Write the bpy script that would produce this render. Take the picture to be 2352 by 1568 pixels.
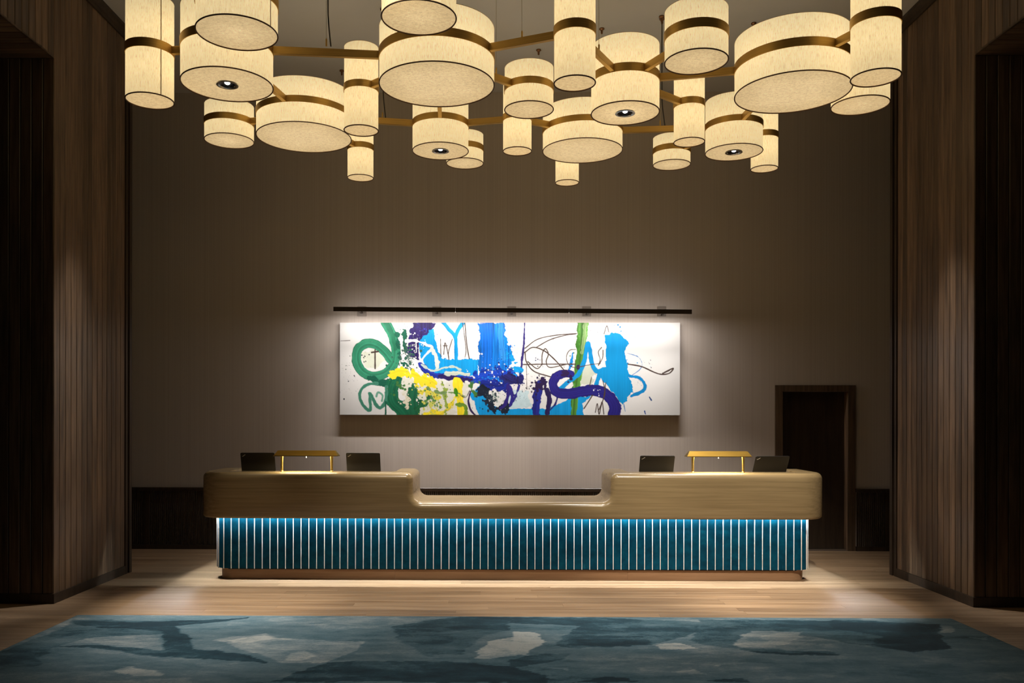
import bpy, bmesh, math, random
import numpy as np
from mathutils import Vector, Matrix

# ------------------------------------------------------------------ camera, world, exposure, large lights
for o in list(bpy.data.objects):
    bpy.data.objects.remove(o, do_unlink=True)
SC = bpy.context.scene
COL = SC.collection
random.seed(7)
RNG = np.random.default_rng(11)
PI = math.pi

FOC = 1930.0                      # focal length in pixels of a 2352 x 1568 frame
YAW = 0.011
cam_d = bpy.data.cameras.new('camera')
cam = bpy.data.objects.new('camera', cam_d)
COL.objects.link(cam)
cam.location = (0, 0, 1.6)
cam.rotation_euler = (PI / 2, -0.0014, YAW)
cam_d.sensor_width = 36.0
cam_d.lens = 36.0 * FOC / 2352
cam_d.shift_x = (1176 - (1144 - FOC * math.tan(YAW))) / 2352
cam_d.shift_y = (962 - 784) / 2352
cam_d.clip_end = 60
SC.camera = cam

w = bpy.data.worlds.new('world')
SC.world = w
w.use_nodes = True
w.node_tree.nodes['Background'].inputs[0].default_value = (0.85, 0.86, 0.90, 1)
w.node_tree.nodes['Background'].inputs[1].default_value = 0.020
vs = SC.view_settings
vs.view_transform = 'Standard'
vs.look = 'None'
vs.exposure = 0.0
vs.gamma = 1.0
vs.use_curve_mapping = False
SC.cycles.adaptive_threshold = 0.03
SC.cycles.max_bounces = 6
SC.cycles.diffuse_bounces = 4
SC.cycles.glossy_bounces = 3
SC.cycles.transmission_bounces = 4
SC.cycles.sample_clamp_indirect = 3.0
SC.cycles.caustics_reflective = False
SC.cycles.caustics_refractive = False

# brightness of the room's lights and of the added fill spots
L_SHADE = 0.50        # glow of the lamp shades' fabric
L_BULB = 15.0         # bulbs inside the shades, per square metre of shade radius
L_DRUMSPOT = 640.0    # small downlights set in four of the shades
L_CEILSPOT = 1500.0    # downlights in the ceiling near the desk ends
L_DESKFILL_A, L_DESKFILL_B = 520.0, 1600.0   # two unseen ceiling spots, added to brighten the desk front
L_RUGFILL = 260.0     # two unseen ceiling downlights, added to brighten the rug
L_WALLSPOT = 420.0    # two ceiling spots aimed at the wood-clad walls
L_PICNARROW = 44.0    # picture light, lensed part straight down
L_PICTURE = 56.0      # picture light, downward
L_PICWALL = 5.0       # picture light, towards the wall
L_LED = 820.0          # strip under the counter
L_DESKLAMP = 9.0
WARM = (1.0, 0.90, 0.77)
COOL = (1.0, 0.95, 0.92)

# main dimensions (metres; the camera stands at x = 0, y = 0)
XL, XR = -3.84, 4.065         # faces of the wood-clad side walls
YN, YF = 7.22, 8.73           # near and far edge of those walls
YB = 10.29                    # back wall
ZC = 5.60                     # ceiling
ZH = 4.71                     # head of the side openings
XOL, XOR = -5.6, 5.8          # outer ends of side openings
DX = 0.135                    # middle of the desk


# ------------------------------------------------------------------ helpers
def link(o, parent=None):
    COL.objects.link(o)
    if parent is not None:
        o.parent = parent
    return o


def tag(o, label=None, cat=None, group=None, kind=None):
    if label: o['label'] = label
    if cat: o['category'] = cat
    if group: o['group'] = group
    if kind: o['kind'] = kind
    return o


def empty(name, loc, rz=0.0):
    o = bpy.data.objects.new(name, None)
    o.empty_display_size = 0.1
    o.location = loc
    o.rotation_euler = (0, 0, rz)
    return link(o)


class MB:
    """collects geometry of ONE part"""
    def __init__(s):
        s.v, s.f, s.m = [], [], []

    def add(s, vs_, fs, mi=0):
        b = len(s.v)
        s.v += [tuple(p) for p in vs_]
        s.f += [tuple(b + i for i in f) for f in fs]
        s.m += [mi] * len(fs)
        return s

    def box(s, x0, x1, y0, y1, z0, z1, mi=0):
        return s.add([(x0, y0, z0), (x1, y0, z0), (x1, y1, z0), (x0, y1, z0), (x0, y0, z1), (x1, y0, z1), (x1, y1, z1), (x0, y1, z1)],
                     [(0, 3, 2, 1), (4, 5, 6, 7), (0, 1, 5, 4), (1, 2, 6, 5), (2, 3, 7, 6), (3, 0, 4, 7)], mi)

    def prism(s, poly, axis, a, b, mi=0):
        """extrude a 2-D polygon along an axis; poly gives the two other coordinates in x,y,z order"""
        def P(q, t):
            q = list(q)
            q.insert('xyz'.index(axis), t)
            return tuple(q)
        n = len(poly)
        vs_ = [P(q, a) for q in poly] + [P(q, b) for q in poly]
        fs = [tuple(range(n)), tuple(range(2 * n - 1, n - 1, -1))]
        fs += [(i, i + n, (i + 1) % n + n, (i + 1) % n) for i in range(n)]
        return s.add(vs_, fs, mi)

    def lathe(s, prof, c=(0, 0, 0), n=24, mi=0, cap=(False, False)):
        vs_, fs = [], []
        k = len(prof)
        for i in range(n):
            a = 2 * PI * i / n
            for r, z in prof:
                vs_.append((c[0] + r * math.cos(a), c[1] + r * math.sin(a), c[2] + z))
        for i in range(n):
            j = (i + 1) % n
            for q in range(k - 1):
                fs.append((i * k + q, j * k + q, j * k + q + 1, i * k + q + 1))
        if cap[0]: fs.append(tuple(i * k for i in range(n - 1, -1, -1)))
        if cap[1]: fs.append(tuple(i * k + k - 1 for i in range(n)))
        return s.add(vs_, fs, mi)

    def tube(s, pts, r, n=8, mi=0):
        pts = [Vector(p) for p in pts]
        vs_, fs = [], []
        for i, p in enumerate(pts):
            d = (pts[min(i + 1, len(pts) - 1)] - pts[max(i - 1, 0)]).normalized()
            u = d.cross(Vector((0, 1, 0)) if abs(d.y) < .9 else Vector((1, 0, 0))).normalized()
            v = d.cross(u)
            rr = r[i] if isinstance(r, (list, tuple)) else r
            for k in range(n):
                a = 2 * PI * k / n
                vs_.append(p + u * rr * math.cos(a) + v * rr * math.sin(a))
        for i in range(len(pts) - 1):
            for k in range(n):
                fs.append((i * n + k, i * n + (k + 1) % n, (i + 1) * n + (k + 1) % n, (i + 1) * n + k))
        fs.append(tuple(range(n - 1, -1, -1)))
        fs.append(tuple((len(pts) - 1) * n + k for k in range(n)))
        return s.add(vs_, fs, mi)

    def mesh(s, name, mats, smooth=None, weld=False):
        me = bpy.data.meshes.new(name)
        me.from_pydata(s.v, [], s.f)
        for m in (mats if isinstance(mats, (list, tuple)) else [mats]):
            me.materials.append(m)
        if any(s.m):
            me.polygons.foreach_set('material_index', s.m)
        bm = bmesh.new()
        bm.from_mesh(me)
        if weld:
            bmesh.ops.remove_doubles(bm, verts=bm.verts, dist=1e-5)
            bmesh.ops.dissolve_degenerate(bm, edges=bm.edges, dist=1e-6)
        bmesh.ops.recalc_face_normals(bm, faces=bm.faces)
        bm.to_mesh(me)
        bm.free()
        if smooth:
            me.polygons.foreach_set('use_smooth', [True] * len(me.polygons))
            me.set_sharp_from_angle(angle=math.radians(smooth))
        me.update()
        return me

    def build(s, name, mats, parent=None, smooth=None, weld=False, loc=None):
        o = bpy.data.objects.new(name, s.mesh(name, mats, smooth, weld))
        if loc is not None: o.location = loc
        return link(o, parent)


def put(name, me, parent=None, loc=(0, 0, 0), rot=(0, 0, 0)):
    o = bpy.data.objects.new(name, me)
    o.location = loc
    o.rotation_euler = rot
    return link(o, parent)


def smooth_path(pts, n=10):
    P = [np.array(p, float) for p in pts]
    P = [2 * P[0] - P[1]] + P + [2 * P[-1] - P[-2]]
    out = []
    for i in range(1, len(P) - 2):
        for k in range(n):
            t = k / n
            a, b, c, d = P[i - 1], P[i], P[i + 1], P[i + 2]
            out.append(.5 * (2 * b + (c - a) * t + (2 * a - 5 * b + 4 * c - d) * t * t + (3 * b - a - 3 * c + d) * t ** 3))
    out.append(P[-2])
    return out


# ------------------------------------------------------------------ materials
def nmat(name):
    m = bpy.data.materials.new(name)
    m.use_nodes = True
    nt = m.node_tree
    b = nt.nodes['Principled BSDF']
    return m, nt, b


def N(nt, typ, **kw):
    n = nt.nodes.new(typ)
    for k, v in kw.items():
        if k.startswith('i_'):
            key = k[2:]
            n.inputs[int(key) if key.isdigit() else key.replace('_', ' ')].default_value = v
        else:
            setattr(n, k, v)
    return n


def L(nt, a, b):
    nt.links.new(a, b)


def ramp(nt, fac, stops):
    r = N(nt, 'ShaderNodeValToRGB')
    e = r.color_ramp.elements
    while len(e) < len(stops): e.new(0.5)
    for el, (p, c) in zip(e, stops):
        el.position = p
        el.color = (*c, 1) if len(c) == 3 else c
    L(nt, fac, r.inputs[0])
    return r


def coords(nt, scale, kind='Object', loc=(0, 0, 0)):
    tc = N(nt, 'ShaderNodeTexCoord')
    mp = N(nt, 'ShaderNodeMapping')
    mp.inputs['Scale'].default_value = scale
    mp.inputs['Location'].default_value = loc
    L(nt, tc.outputs[kind], mp.inputs[0])
    return mp.outputs[0]


def plain(name, col, rough=.5, metal=0.0, spec=.5, emit=None, es=0.0):
    m, nt, b = nmat(name)
    b.inputs['Base Color'].default_value = (*col, 1)
    b.inputs['Roughness'].default_value = rough
    b.inputs['Metallic'].default_value = metal
    b.inputs['Specular IOR Level'].default_value = spec
    if emit:
        b.inputs['Emission Color'].default_value = (*emit, 1)
        b.inputs['Emission Strength'].default_value = es
    return m


def wood(name, dark, light, grain, rough=.45, vary=.5, spec=.4, aniso=0.0, bump=.02, offset_by_random=True):
    """grain: scale vector, small along the board"""
    m, nt, b = nmat(name)
    tc = N(nt, 'ShaderNodeTexCoord')
    oi = N(nt, 'ShaderNodeObjectInfo')
    mp = N(nt, 'ShaderNodeMapping')
    mp.inputs['Scale'].default_value = grain
    L(nt, tc.outputs['Object'], mp.inputs[0])
    if offset_by_random:
        mu = N(nt, 'ShaderNodeMath', operation='MULTIPLY', i_1=37.0)
        L(nt, oi.outputs['Random'], mu.inputs[0])
        cb = N(nt, 'ShaderNodeCombineXYZ')
        for k in range(3): L(nt, mu.outputs[0], cb.inputs[k])
        L(nt, cb.outputs[0], mp.inputs['Location'])
    n1 = N(nt, 'ShaderNodeTexNoise', i_Scale=1.0, i_Detail=3.0, i_Roughness=.62)
    L(nt, mp.outputs[0], n1.inputs['Vector'])
    r = ramp(nt, n1.outputs['Fac'], [(.30, dark), (.70, light)])
    mix = N(nt, 'ShaderNodeHueSaturation')
    L(nt, r.outputs[0], mix.inputs['Color'])
    mr = N(nt, 'ShaderNodeMapRange', i_3=1 - vary, i_4=1 + vary)
    L(nt, oi.outputs['Random'], mr.inputs[0])
    L(nt, mr.outputs[0], mix.inputs['Value'])
    L(nt, mix.outputs[0], b.inputs['Base Color'])
    b.inputs['Roughness'].default_value = rough
    b.inputs['Specular IOR Level'].default_value = spec
    rr = N(nt, 'ShaderNodeMapRange', i_3=rough + bump * 8, i_4=rough - bump * 8)
    L(nt, n1.outputs['Fac'], rr.inputs[0])
    L(nt, rr.outputs[0], b.inputs['Roughness'])
    if aniso:
        b.inputs['Anisotropic'].default_value = aniso
        tv = N(nt, 'ShaderNodeCombineXYZ', i_0=1.0)
        L(nt, tv.outputs[0], b.inputs['Tangent'])
    return m


M = {}
M['plank'] = wood('dark_stained_oak', (.055, .034, .020), (.165, .105, .062), (30, 30, 1.6), rough=.42, vary=.42, spec=.45, bump=.004)
M['trimwood'] = wood('dark_trim_wood', (.022, .014, .009), (.052, .033, .020), (22, 22, 1.5), rough=.45, vary=.1, bump=.003)
M['backing'] = plain('dark_backing', (.010, .007, .005), .8)
M['floor'] = wood('oak_floor', (.185, .114, .062), (.325, .224, .138), (1.0, 20, 20), rough=.46, vary=.14, spec=.55, aniso=.92, bump=.002)
M['desk'] = wood('washed_oak_counter', (.235, .168, .085), (.325, .240, .122), (1.3, 26, 44), rough=.25, vary=0, spec=.6, bump=.0010)
M['plinth'] = wood('plinth_wood', (.30, .17, .09), (.42, .25, .14), (1.2, 20, 24), rough=.4, vary=.06, spec=.4, bump=.001)
M['brass'] = None


def metal(name, col, rough, brushed=None, nscale=1.0):
    m, nt, b = nmat(name)
    b.inputs['Metallic'].default_value = 1.0
    b.inputs['Roughness'].default_value = rough
    v = coords(nt, brushed or (60, 60, 60))
    n = N(nt, 'ShaderNodeTexNoise', i_Scale=nscale, i_Detail=3.0)
    L(nt, v, n.inputs['Vector'])
    c0 = tuple(x * .82 for x in col)
    r = ramp(nt, n.outputs['Fac'], [(.3, c0), (.7, col)])
    L(nt, r.outputs[0], b.inputs['Base Color'])
    return m


M['bronze'] = metal('brushed_bronze', (.58, .36, .105), .50, (3, 3, 120))
M['brass'] = metal('polished_brass', (.85, .60, .18), .38, (4, 60, 60))
M['agedbrass'] = metal('aged_brass', (.50, .32, .07), .30, (4, 60, 60))
M['chrome'] = plain('chrome', (.75, .72, .66), .25, 1.0)
M['reflector'] = plain('dark_reflector', (.10, .09, .085), .25, 1.0)
M['blackmetal'] = plain('dark_bronze_bar', (.030, .018, .012), .45, .3)
M['plate'] = plain('bracket_plate', (.20, .165, .135), .5, .2)
M['laptop'] = plain('matt_black_plastic', (.009, .0085, .0085), .42)
M['logo'] = plain('silver_lettering', (.72, .70, .66), .4, .0)
M['screen'] = plain('screen_glass', (.01, .01, .012), .1)
M['cord'] = plain('dark_cord', (.02, .014, .01), .6)
M['wire'] = plain('steel_wire', (.45, .38, .28), .4, .8)
M['mount'] = plain('copper_mount', (.22, .11, .05), .4, .9)
M['piping'] = plain('dark_piping', (.15, .080, .036), .7)
M['led'] = plain('led', (1, 1, 1), .5, emit=(.86, .95, 1.0), es=L_LED)
M['lens'] = plain('downlight_lens', (1, 1, 1), .5, emit=(1, .97, .93), es=14)
M['tube'] = plain('picture_led', (1, 1, 1), .5, emit=(1, .95, .9), es=1.5)
M['lampglow'] = plain('lamp_led_knob_glint', (1, 1, 1), .5, emit=(1, .86, .5), es=6)
M['hem'] = plain('cream_hem', (.62, .50, .30), .8)
M['seam'] = plain('seam_thread', (.30, .19, .08), .8)


for _k in ('lens', 'tube', 'lampglow'):      # small glowing faces; their lamps carry the light
    M[_k].cycles.emission_sampling = 'NONE'


def fabric(name, side):
    m, nt, b = nmat(name)
    nt.nodes.remove(b)
    out = nt.nodes['Material Output']
    if side:
        v = coords(nt, (1, 1, 1), 'UV')
        def nz(sx, sy, det):
            mp = N(nt, 'ShaderNodeMapping')
            mp.inputs['Scale'].default_value = (sx, sy, 1)
            L(nt, v, mp.inputs[0])
            n = N(nt, 'ShaderNodeTexNoise', i_Scale=1.0, i_Detail=det, i_Roughness=.6)
            L(nt, mp.outputs[0], n.inputs['Vector'])
            return n
        a, c = nz(420, 40, 2.0), nz(150, 14, 2.0)
    else:
        v = coords(nt, (1, 1, 1))
        def nz(s_, d):
            n = N(nt, 'ShaderNodeTexNoise', i_Scale=s_, i_Detail=3.0, i_Roughness=.65, i_Distortion=d)
            L(nt, v, n.inputs['Vector'])
            return n
        a, c = nz(85, 1.5), nz(40, 0.5)
    ad = N(nt, 'ShaderNodeMath', operation='ADD')
    L(nt, a.outputs['Fac'], ad.inputs[0])
    L(nt, c.outputs['Fac'], ad.inputs[1])
    if side:
        r = ramp(nt, ad.outputs[0], [(.0, (.45, .385, .245)), (.50, (.77, .640, .375)), (1.0, (.96, .82, .53))])
    else:
        r = ramp(nt, ad.outputs[0], [(.0, (.52, .41, .24)), (.55, (.70, .56, .345)), (1.0, (.88, .72, .47))])
    mr = N(nt, 'ShaderNodeMapRange', i_1=.60 if side else .55, i_2=1.30 if side else 1.35)
    L(nt, ad.outputs[0], mr.inputs[0])
    L(nt, mr.outputs[0], r.inputs[0])
    em = N(nt, 'ShaderNodeEmission', i_Strength=L_SHADE * (1.0 if side else .74))
    L(nt, r.outputs[0], em.inputs[0])
    tr = N(nt, 'ShaderNodeBsdfTranslucent')
    L(nt, r.outputs[0], tr.inputs[0])
    df = N(nt, 'ShaderNodeBsdfDiffuse')
    L(nt, r.outputs[0], df.inputs[0])
    mx = N(nt, 'ShaderNodeMixShader', i_0=.45)
    L(nt, tr.outputs[0], mx.inputs[1])
    L(nt, df.outputs[0], mx.inputs[2])
    sh = N(nt, 'ShaderNodeAddShader')
    L(nt, mx.outputs[0], sh.inputs[0])
    L(nt, em.outputs[0], sh.inputs[1])
    L(nt, sh.outputs[0], out.inputs[0])
    return m


M['linen'] = fabric('lit_linen_shade', True)
M['diffuser'] = fabric('lit_linen_diffuser', False)


def wall_cloth():
    m, nt, b = nmat('grooved_wallcovering')
    v = coords(nt, (330, 1, .10))
    n = N(nt, 'ShaderNodeTexNoise', i_Scale=1.0, i_Detail=2.0, i_Roughness=.7)
    L(nt, v, n.inputs['Vector'])
    r = ramp(nt, n.outputs['Fac'], [(.34, (.385, .332, .290)), (.62, (.445, .388, .343))])
    L(nt, r.outputs[0], b.inputs['Base Color'])
    b.inputs['Roughness'].default_value = .7
    b.inputs['Specular IOR Level'].default_value = .25
    return m


M['wall'] = wall_cloth()


def plaster():
    m, nt, b = nmat('painted_ceiling')
    v = coords(nt, (1, 1, 1))
    n = N(nt, 'ShaderNodeTexNoise', i_Scale=1.3, i_Detail=4.0)
    L(nt, v, n.inputs['Vector'])
    r = ramp(nt, n.outputs['Fac'], [(.3, (.44, .43, .425)), (.7, (.465, .455, .45))])
    L(nt, r.outputs[0], b.inputs['Base Color'])
    b.inputs['Roughness'].default_value = .85
    return m


M['ceiling'] = plaster()


def teal():
    m, nt, b = nmat('teal_lacquer_panel')
    oi = N(nt, 'ShaderNodeObjectInfo')
    tc = N(nt, 'ShaderNodeTexCoord')
    mp = N(nt, 'ShaderNodeMapping')
    L(nt, tc.outputs['Object'], mp.inputs[0])
    L(nt, oi.outputs['Location'], mp.inputs['Location'])
    n1 = N(nt, 'ShaderNodeTexNoise', i_Scale=9.0, i_Detail=6.0, i_Roughness=.65)
    L(nt, mp.outputs[0], n1.inputs['Vector'])
    r = ramp(nt, n1.outputs['Fac'], [(.30, (.0001, .027, .058)), (.60, (.0002, .062, .116)), (.85, (.001, .125, .195))])
    mp2 = N(nt, 'ShaderNodeMapping')
    mp2.inputs['Rotation'].default_value = (0, .7, 0)
    mp2.inputs['Scale'].default_value = (70, 70, 4)
    L(nt, mp.outputs[0], mp2.inputs[0])
    n2 = N(nt, 'ShaderNodeTexNoise', i_Scale=1.0, i_Detail=4.0, i_Roughness=.7)
    L(nt, mp2.outputs[0], n2.inputs['Vector'])
    r2 = ramp(nt, n2.outputs['Fac'], [(.66, (0, 0, 0)), (.80, (.06, .22, .27))])
    ad = N(nt, 'ShaderNodeMix', data_type='RGBA', blend_type='ADD')
    ad.inputs['Factor'].default_value = .45
    L(nt, r.outputs[0], ad.inputs[6])
    L(nt, r2.outputs[0], ad.inputs[7])
    L(nt, ad.outputs[2], b.inputs['Base Color'])
    b.inputs['Roughness'].default_value = .5
    b.inputs['Specular IOR Level'].default_value = .10
    return m


M['teal'] = teal()
M['divider'] = plain('pale_metal_strip', (.93, .84, .76), .35, .15)


def attr_paint(name, attr):
    m, nt, b = nmat(name)
    a = N(nt, 'ShaderNodeAttribute', attribute_name=attr)
    L(nt, a.outputs['Color'], b.inputs['Base Color'])
    b.inputs['Roughness'].default_value = .5
    b.inputs['Specular IOR Level'].default_value = .2
    return m


M['painting'] = attr_paint('painted_canvas', 'paint')
M['canvas'] = plain('canvas_edge', (.70, .67, .63), .7)


def rug_mat():
    m, nt, b = nmat('teal_abstract_rug')
    a = N(nt, 'ShaderNodeAttribute', attribute_name='tone')
    v = coords(nt, (4, 9, 1))
    n = N(nt, 'ShaderNodeTexNoise', i_Scale=1.0, i_Detail=5.0, i_Roughness=.66)
    L(nt, v, n.inputs['Vector'])
    v2 = coords(nt, (60, 60, 60))
    n2 = N(nt, 'ShaderNodeTexNoise', i_Scale=1.0, i_Detail=2.0)
    L(nt, v2, n2.inputs['Vector'])
    m1 = N(nt, 'ShaderNodeMath', operation='MULTIPLY_ADD', i_1=.62, i_2=-.31)
    L(nt, n.outputs['Fac'], m1.inputs[0])
    m2 = N(nt, 'ShaderNodeMath', operation='MULTIPLY_ADD', i_1=.20, i_2=-.10)
    L(nt, n2.outputs['Fac'], m2.inputs[0])
    s1 = N(nt, 'ShaderNodeMath', operation='ADD')
    s2 = N(nt, 'ShaderNodeMath', operation='ADD')
    L(nt, a.outputs['Fac'], s1.inputs[0])
    L(nt, m1.outputs[0], s1.inputs[1])
    L(nt, s1.outputs[0], s2.inputs[0])
    L(nt, m2.outputs[0], s2.inputs[1])
    r = ramp(nt, s2.outputs[0], [(.06, (.007, .032, .054)), (.24, (.018, .064, .098)), (.36, (.056, .128, .176)), (.58, (.120, .200, .255)), (.76, (.25, .32, .365)), (.92, (.43, .48, .50))])
    L(nt, r.outputs[0], b.inputs['Base Color'])
    b.inputs['Roughness'].default_value = .95
    b.inputs['Specular IOR Level'].default_value = .1
    b.inputs['Sheen Weight'].default_value = .15
    n3 = N(nt, 'ShaderNodeTexNoise', i_Scale=4.0, i_Detail=2.0)
    L(nt, v2, n3.inputs['Vector'])
    bp = N(nt, 'ShaderNodeBump', i_Strength=.6, i_Distance=.01)
    L(nt, n3.outputs['Fac'], bp.inputs['Height'])
    L(nt, bp.outputs[0], b.inputs['Normal'])
    return m


M['rug'] = rug_mat()


def area_light(name, loc, rot, sx, sy, power, col, parent, spread=PI):
    d = bpy.data.lights.new(name, 'AREA')
    d.shape = 'RECTANGLE'
    d.size, d.size_y = sx, sy
    d.energy = power
    d.color = col
    d.spread = spread
    o = bpy.data.objects.new(name, d)
    o.location = loc
    o.rotation_euler = rot
    return link(o, parent)


def spot_light(name, loc, target, power, col, angle, blend, parent, radius=.03):
    d = bpy.data.lights.new(name, 'SPOT')
    d.energy = power
    d.color = col
    d.spot_size = math.radians(angle)
    d.spot_blend = blend
    d.shadow_soft_size = radius
    o = bpy.data.objects.new(name, d)
    o.location = loc
    v = Vector(target) - Vector(loc)
    if parent is not None:
        v = Vector(target) - (Vector(loc) + parent.location)
    o.rotation_euler = v.to_track_quat('-Z', 'Y').to_euler()
    return link(o, parent)


# ------------------------------------------------------------------ the setting
def struct(o):
    o['kind'] = 'structure'
    return o


floor = struct(MB().box(XOL, XOR, -3, YB, -.10, -.004).build('floor', M['floor']))
PW = .125
_pm = {}


def floor_plank(length):
    key = round(length, 2)
    if key not in _pm:
        c = .0012
        hw = PW / 2 - .0006
        poly = [(-hw, -.02), (hw, -.02), (hw, -c), (hw - c, 0), (-hw + c, 0), (-hw, -c)]
        _pm[key] = MB().prism(poly, 'x', .0006, key - .0006).mesh('plank', M['floor'])
    return _pm[key]


row = 0
y = YB - PW / 2
while y > 4.95:
    x = XOL
    first = random.uniform(.5, 2.2)
    while x < XOR - .01:
        ln = first if x == XOL else random.choice((1.8, 2.1, 2.4))
        if x + ln > XOR - .35: ln = XOR - x
        put('plank', floor_plank(ln), floor, (x, y, 0))
        x += round(ln, 2)
    y -= PW
    row += 1

ceiling = struct(MB().box(XOL - .2, XOR + .2, -3, YB + .2, ZC, ZC + .1).build('ceiling', M['ceiling']))

# back wall with the opening for the door
DL, DR, DT = 3.42, 4.305, 1.985       # masonry opening
wb = MB()
wb.box(XOL - .2, DL, YB, YB + .2, 0, ZC)
wb.box(DR, XOR + .2, YB, YB + .2, 0, ZC)
wb.box(DL, DR, YB, YB + .2, DT, ZC)
wall_back = struct(wb.build('wall_back', M['wall']))

# side walls: solid pier, lintel over the opening, near pier
PT = .018      # plank thickness
for side, xf, xo, name in ((-1, XL, XOL, 'wall_left'), (1, XR, XOR, 'wall_right')):
    xi = xf + side * PT
    a, b = min(xi, xo), max(xi, xo)
    q = MB()
    q.box(a, b, YN + PT, YF - .02, 0, ZC)
    q.box(a, b, 2.0, YN + PT, ZH + PT, ZC)
    q.box(a, b, -3.0, 2.0, 0, ZC)
    xo2 = xo + side * .15
    q.box(min(xo, xo2), max(xo, xo2), -3, YB + .2, 0, ZC)
    wl = struct(q.build(name, M['backing']))

    # planks: chamfered section, long axis along local z, front facing local -y
    def plank_mesh(length, pw=.1):
        hw, c = pw / 2 - .0028, .005
        poly = [(-hw, PT), (-hw, c), (-hw + c, 0), (hw - c, 0), (hw, c), (hw, PT)]
        return MB().prism(poly, 'z', 0, length).mesh('plank', M['plank'])
    rz = -PI / 2 * side * -1      # front towards the room
    rz = PI / 2 if side < 0 else -PI / 2
    zb, zt = .085, ZC - .11
    tall = plank_mesh(zt - zb)
    n_pl = 14
    pitch = (8.60 - YN) / n_pl
    for i in range(n_pl):
        put('plank', tall, wl, (xf, YN + pitch * (i + .5), zb), (0, 0, rz))
    short = plank_mesh(zt - ZH)
    for i in range(26):
        put('plank', short, wl, (xf, YN - pitch * (i + .5), ZH), (0, 0, rz))
    face = plank_mesh(ZH - zb)
    nf = int((abs(xo - xf)) / pitch)
    for i in range(nf):
        put('plank', face, wl, (xf + side * (pitch * (i + .5)), YN, zb), (0, 0, 0))
    soff = plank_mesh(abs(xo - xf))
    for i in range(26):
        # lying under the lintel, front face downwards, long axis along x
        o = put('plank', soff, wl, (xf, YN - pitch * (i + .5), ZH), (0, 0, 0))
        ex = Vector((0, 1, 0)); ey = Vector((0, 0, 1)); ez = Vector((side, 0, 0))
        if ex.cross(ey).dot(ez) < 0: ex = -ex
        o.rotation_euler = Matrix((ex, ey, ez)).transposed().to_euler()

    # corner trim at the far edge, crown and skirting
    t = MB()
    s_ = side
    for (x0, x1, y0, y1) in ((-.012, .05, 8.602, 8.640), (0.0, .05, 8.640, 8.676), (-.018, .05, 8.676, YF)):
        t.box(min(xf + s_ * x0, xf + s_ * x1), max(xf + s_ * x0, xf + s_ * x1), y0, y1, 0, ZC - .11)
    struct(t.build('trim_1' if side < 0 else 'trim_2', M['trimwood']))
    c = MB()
    prof = [(.02, ZC), (-.055, ZC), (-.055, ZC - .03), (-.040, ZC - .045), (-.018, ZC - .062), (-.018, ZC - .11), (.02, ZC - .11)]
    c.prism([(xf + s_ * p, z) for p, z in prof], 'y', -3, YF)
    struct(c.build('trim_3' if side < 0 else 'trim_4', M['trimwood']))
    bb = MB()
    bb.box(min(xf - s_ * .010, xf + s_ * .05), max(xf - s_ * .010, xf + s_ * .05), YN - .010, 8.602, 0, .084)
    struct(bb.build('baseboard_left' if side < 0 else 'baseboard_right', M['trimwood']))
    b2 = MB()
    b2.box(min(xf + s_ * .05, xo), max(xf + s_ * .05, xo), YN - .010, YN + .01, 0, .084)
    struct(b2.build('baseboard_opening_left' if side < 0 else 'baseboard_opening_right', M['trimwood']))

# fluted wainscot on the back wall: cap rail, foot rail, stiles, slats
DC = .758
for k, (x0, x1) in enumerate(((XOL, DL - .052), (DR + .055, XOR))):
    r = MB()
    r.prism([(YB - .040, DC - .018), (YB - .044, DC - .006), (YB - .038, DC), (YB, DC), (YB, DC - .045), (YB - .028, DC - .045)], 'x', x0, x1)
    tr = struct(r.build('trim_%d' % (5 + k), M['trimwood']))
    MB().box(x0, x1, YB - .03, YB, 0, .055).build('foot_rail', M['trimwood'], tr)
    x = x0 + .01
    n = 0
    sl = MB()
    per = .905
    while x < x1 - .02:
        ph = (x - x0) % per
        if ph < .09 and n:
            pass
        wd = .0165
        sl.prism([(x, YB), (x, YB - .012), (x + .004, YB - .018), (x + wd - .004, YB - .018), (x + wd, YB - .012), (x + wd, YB)], 'z', .055, DC - .045)
        x += .0245
        n += 1
    tag(sl.build('slats', M['trimwood'], tr), kind='stuff')
    xs = x0 + .35
    while xs < x1:
        MB().box(xs, xs + .065, YB - .021, YB, .055, DC - .045).build('stile', M['trimwood'], tr)
        xs += per

# door
door = struct(MB().box(DL + .046, DR - .046, YB + .095, YB + .14, .012, DT - .046).build('door_1', M['trimwood']))
fr = MB()
OL, OR_, OT = DL - .045, DR + .045, DT + .032
IL, IR, IT = DL + .046, DR - .046, DT - .046
for (x0, x1, z0, z1) in ((OL, IL, 0, OT), (IR, OR_, 0, OT), (IL, IR, IT, OT)):
    fr.box(x0, x1, YB - .022, YB + .0, z0, z1)
fr.build('door_casing', M['plank'], door)
jb = MB()
jb.box(DL + .001, IL, YB, YB + .15, 0, DT - .001)
jb.box(IR, DR - .001, YB, YB + .15, 0, DT - .001)
jb.box(IL, IR, YB, YB + .15, IT, DT - .001)
jb.build('door_jamb', M['plank'], door)
MB().box(IL, IR, YB + .02, YB + .10, 0, .010).build('gap_light_strip', plain('gap_light_metal', (.6, .5, .42), .3, .9), door)  # pale strip stands in for the light in the gap under the door
MB().box(DL + .002, DR - .002, YB + .16, YB + .19, 0, DT - .002).build('closing_panel', M['backing'], door)
hd = MB()
hd.tube([(IL + .07, YB + .095, 1.0), (IL + .07, YB + .045, 1.0), (IL + .18, YB + .045, 1.0)], .009)
hd.build('door_handle', M['reflector'], door)

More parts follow.
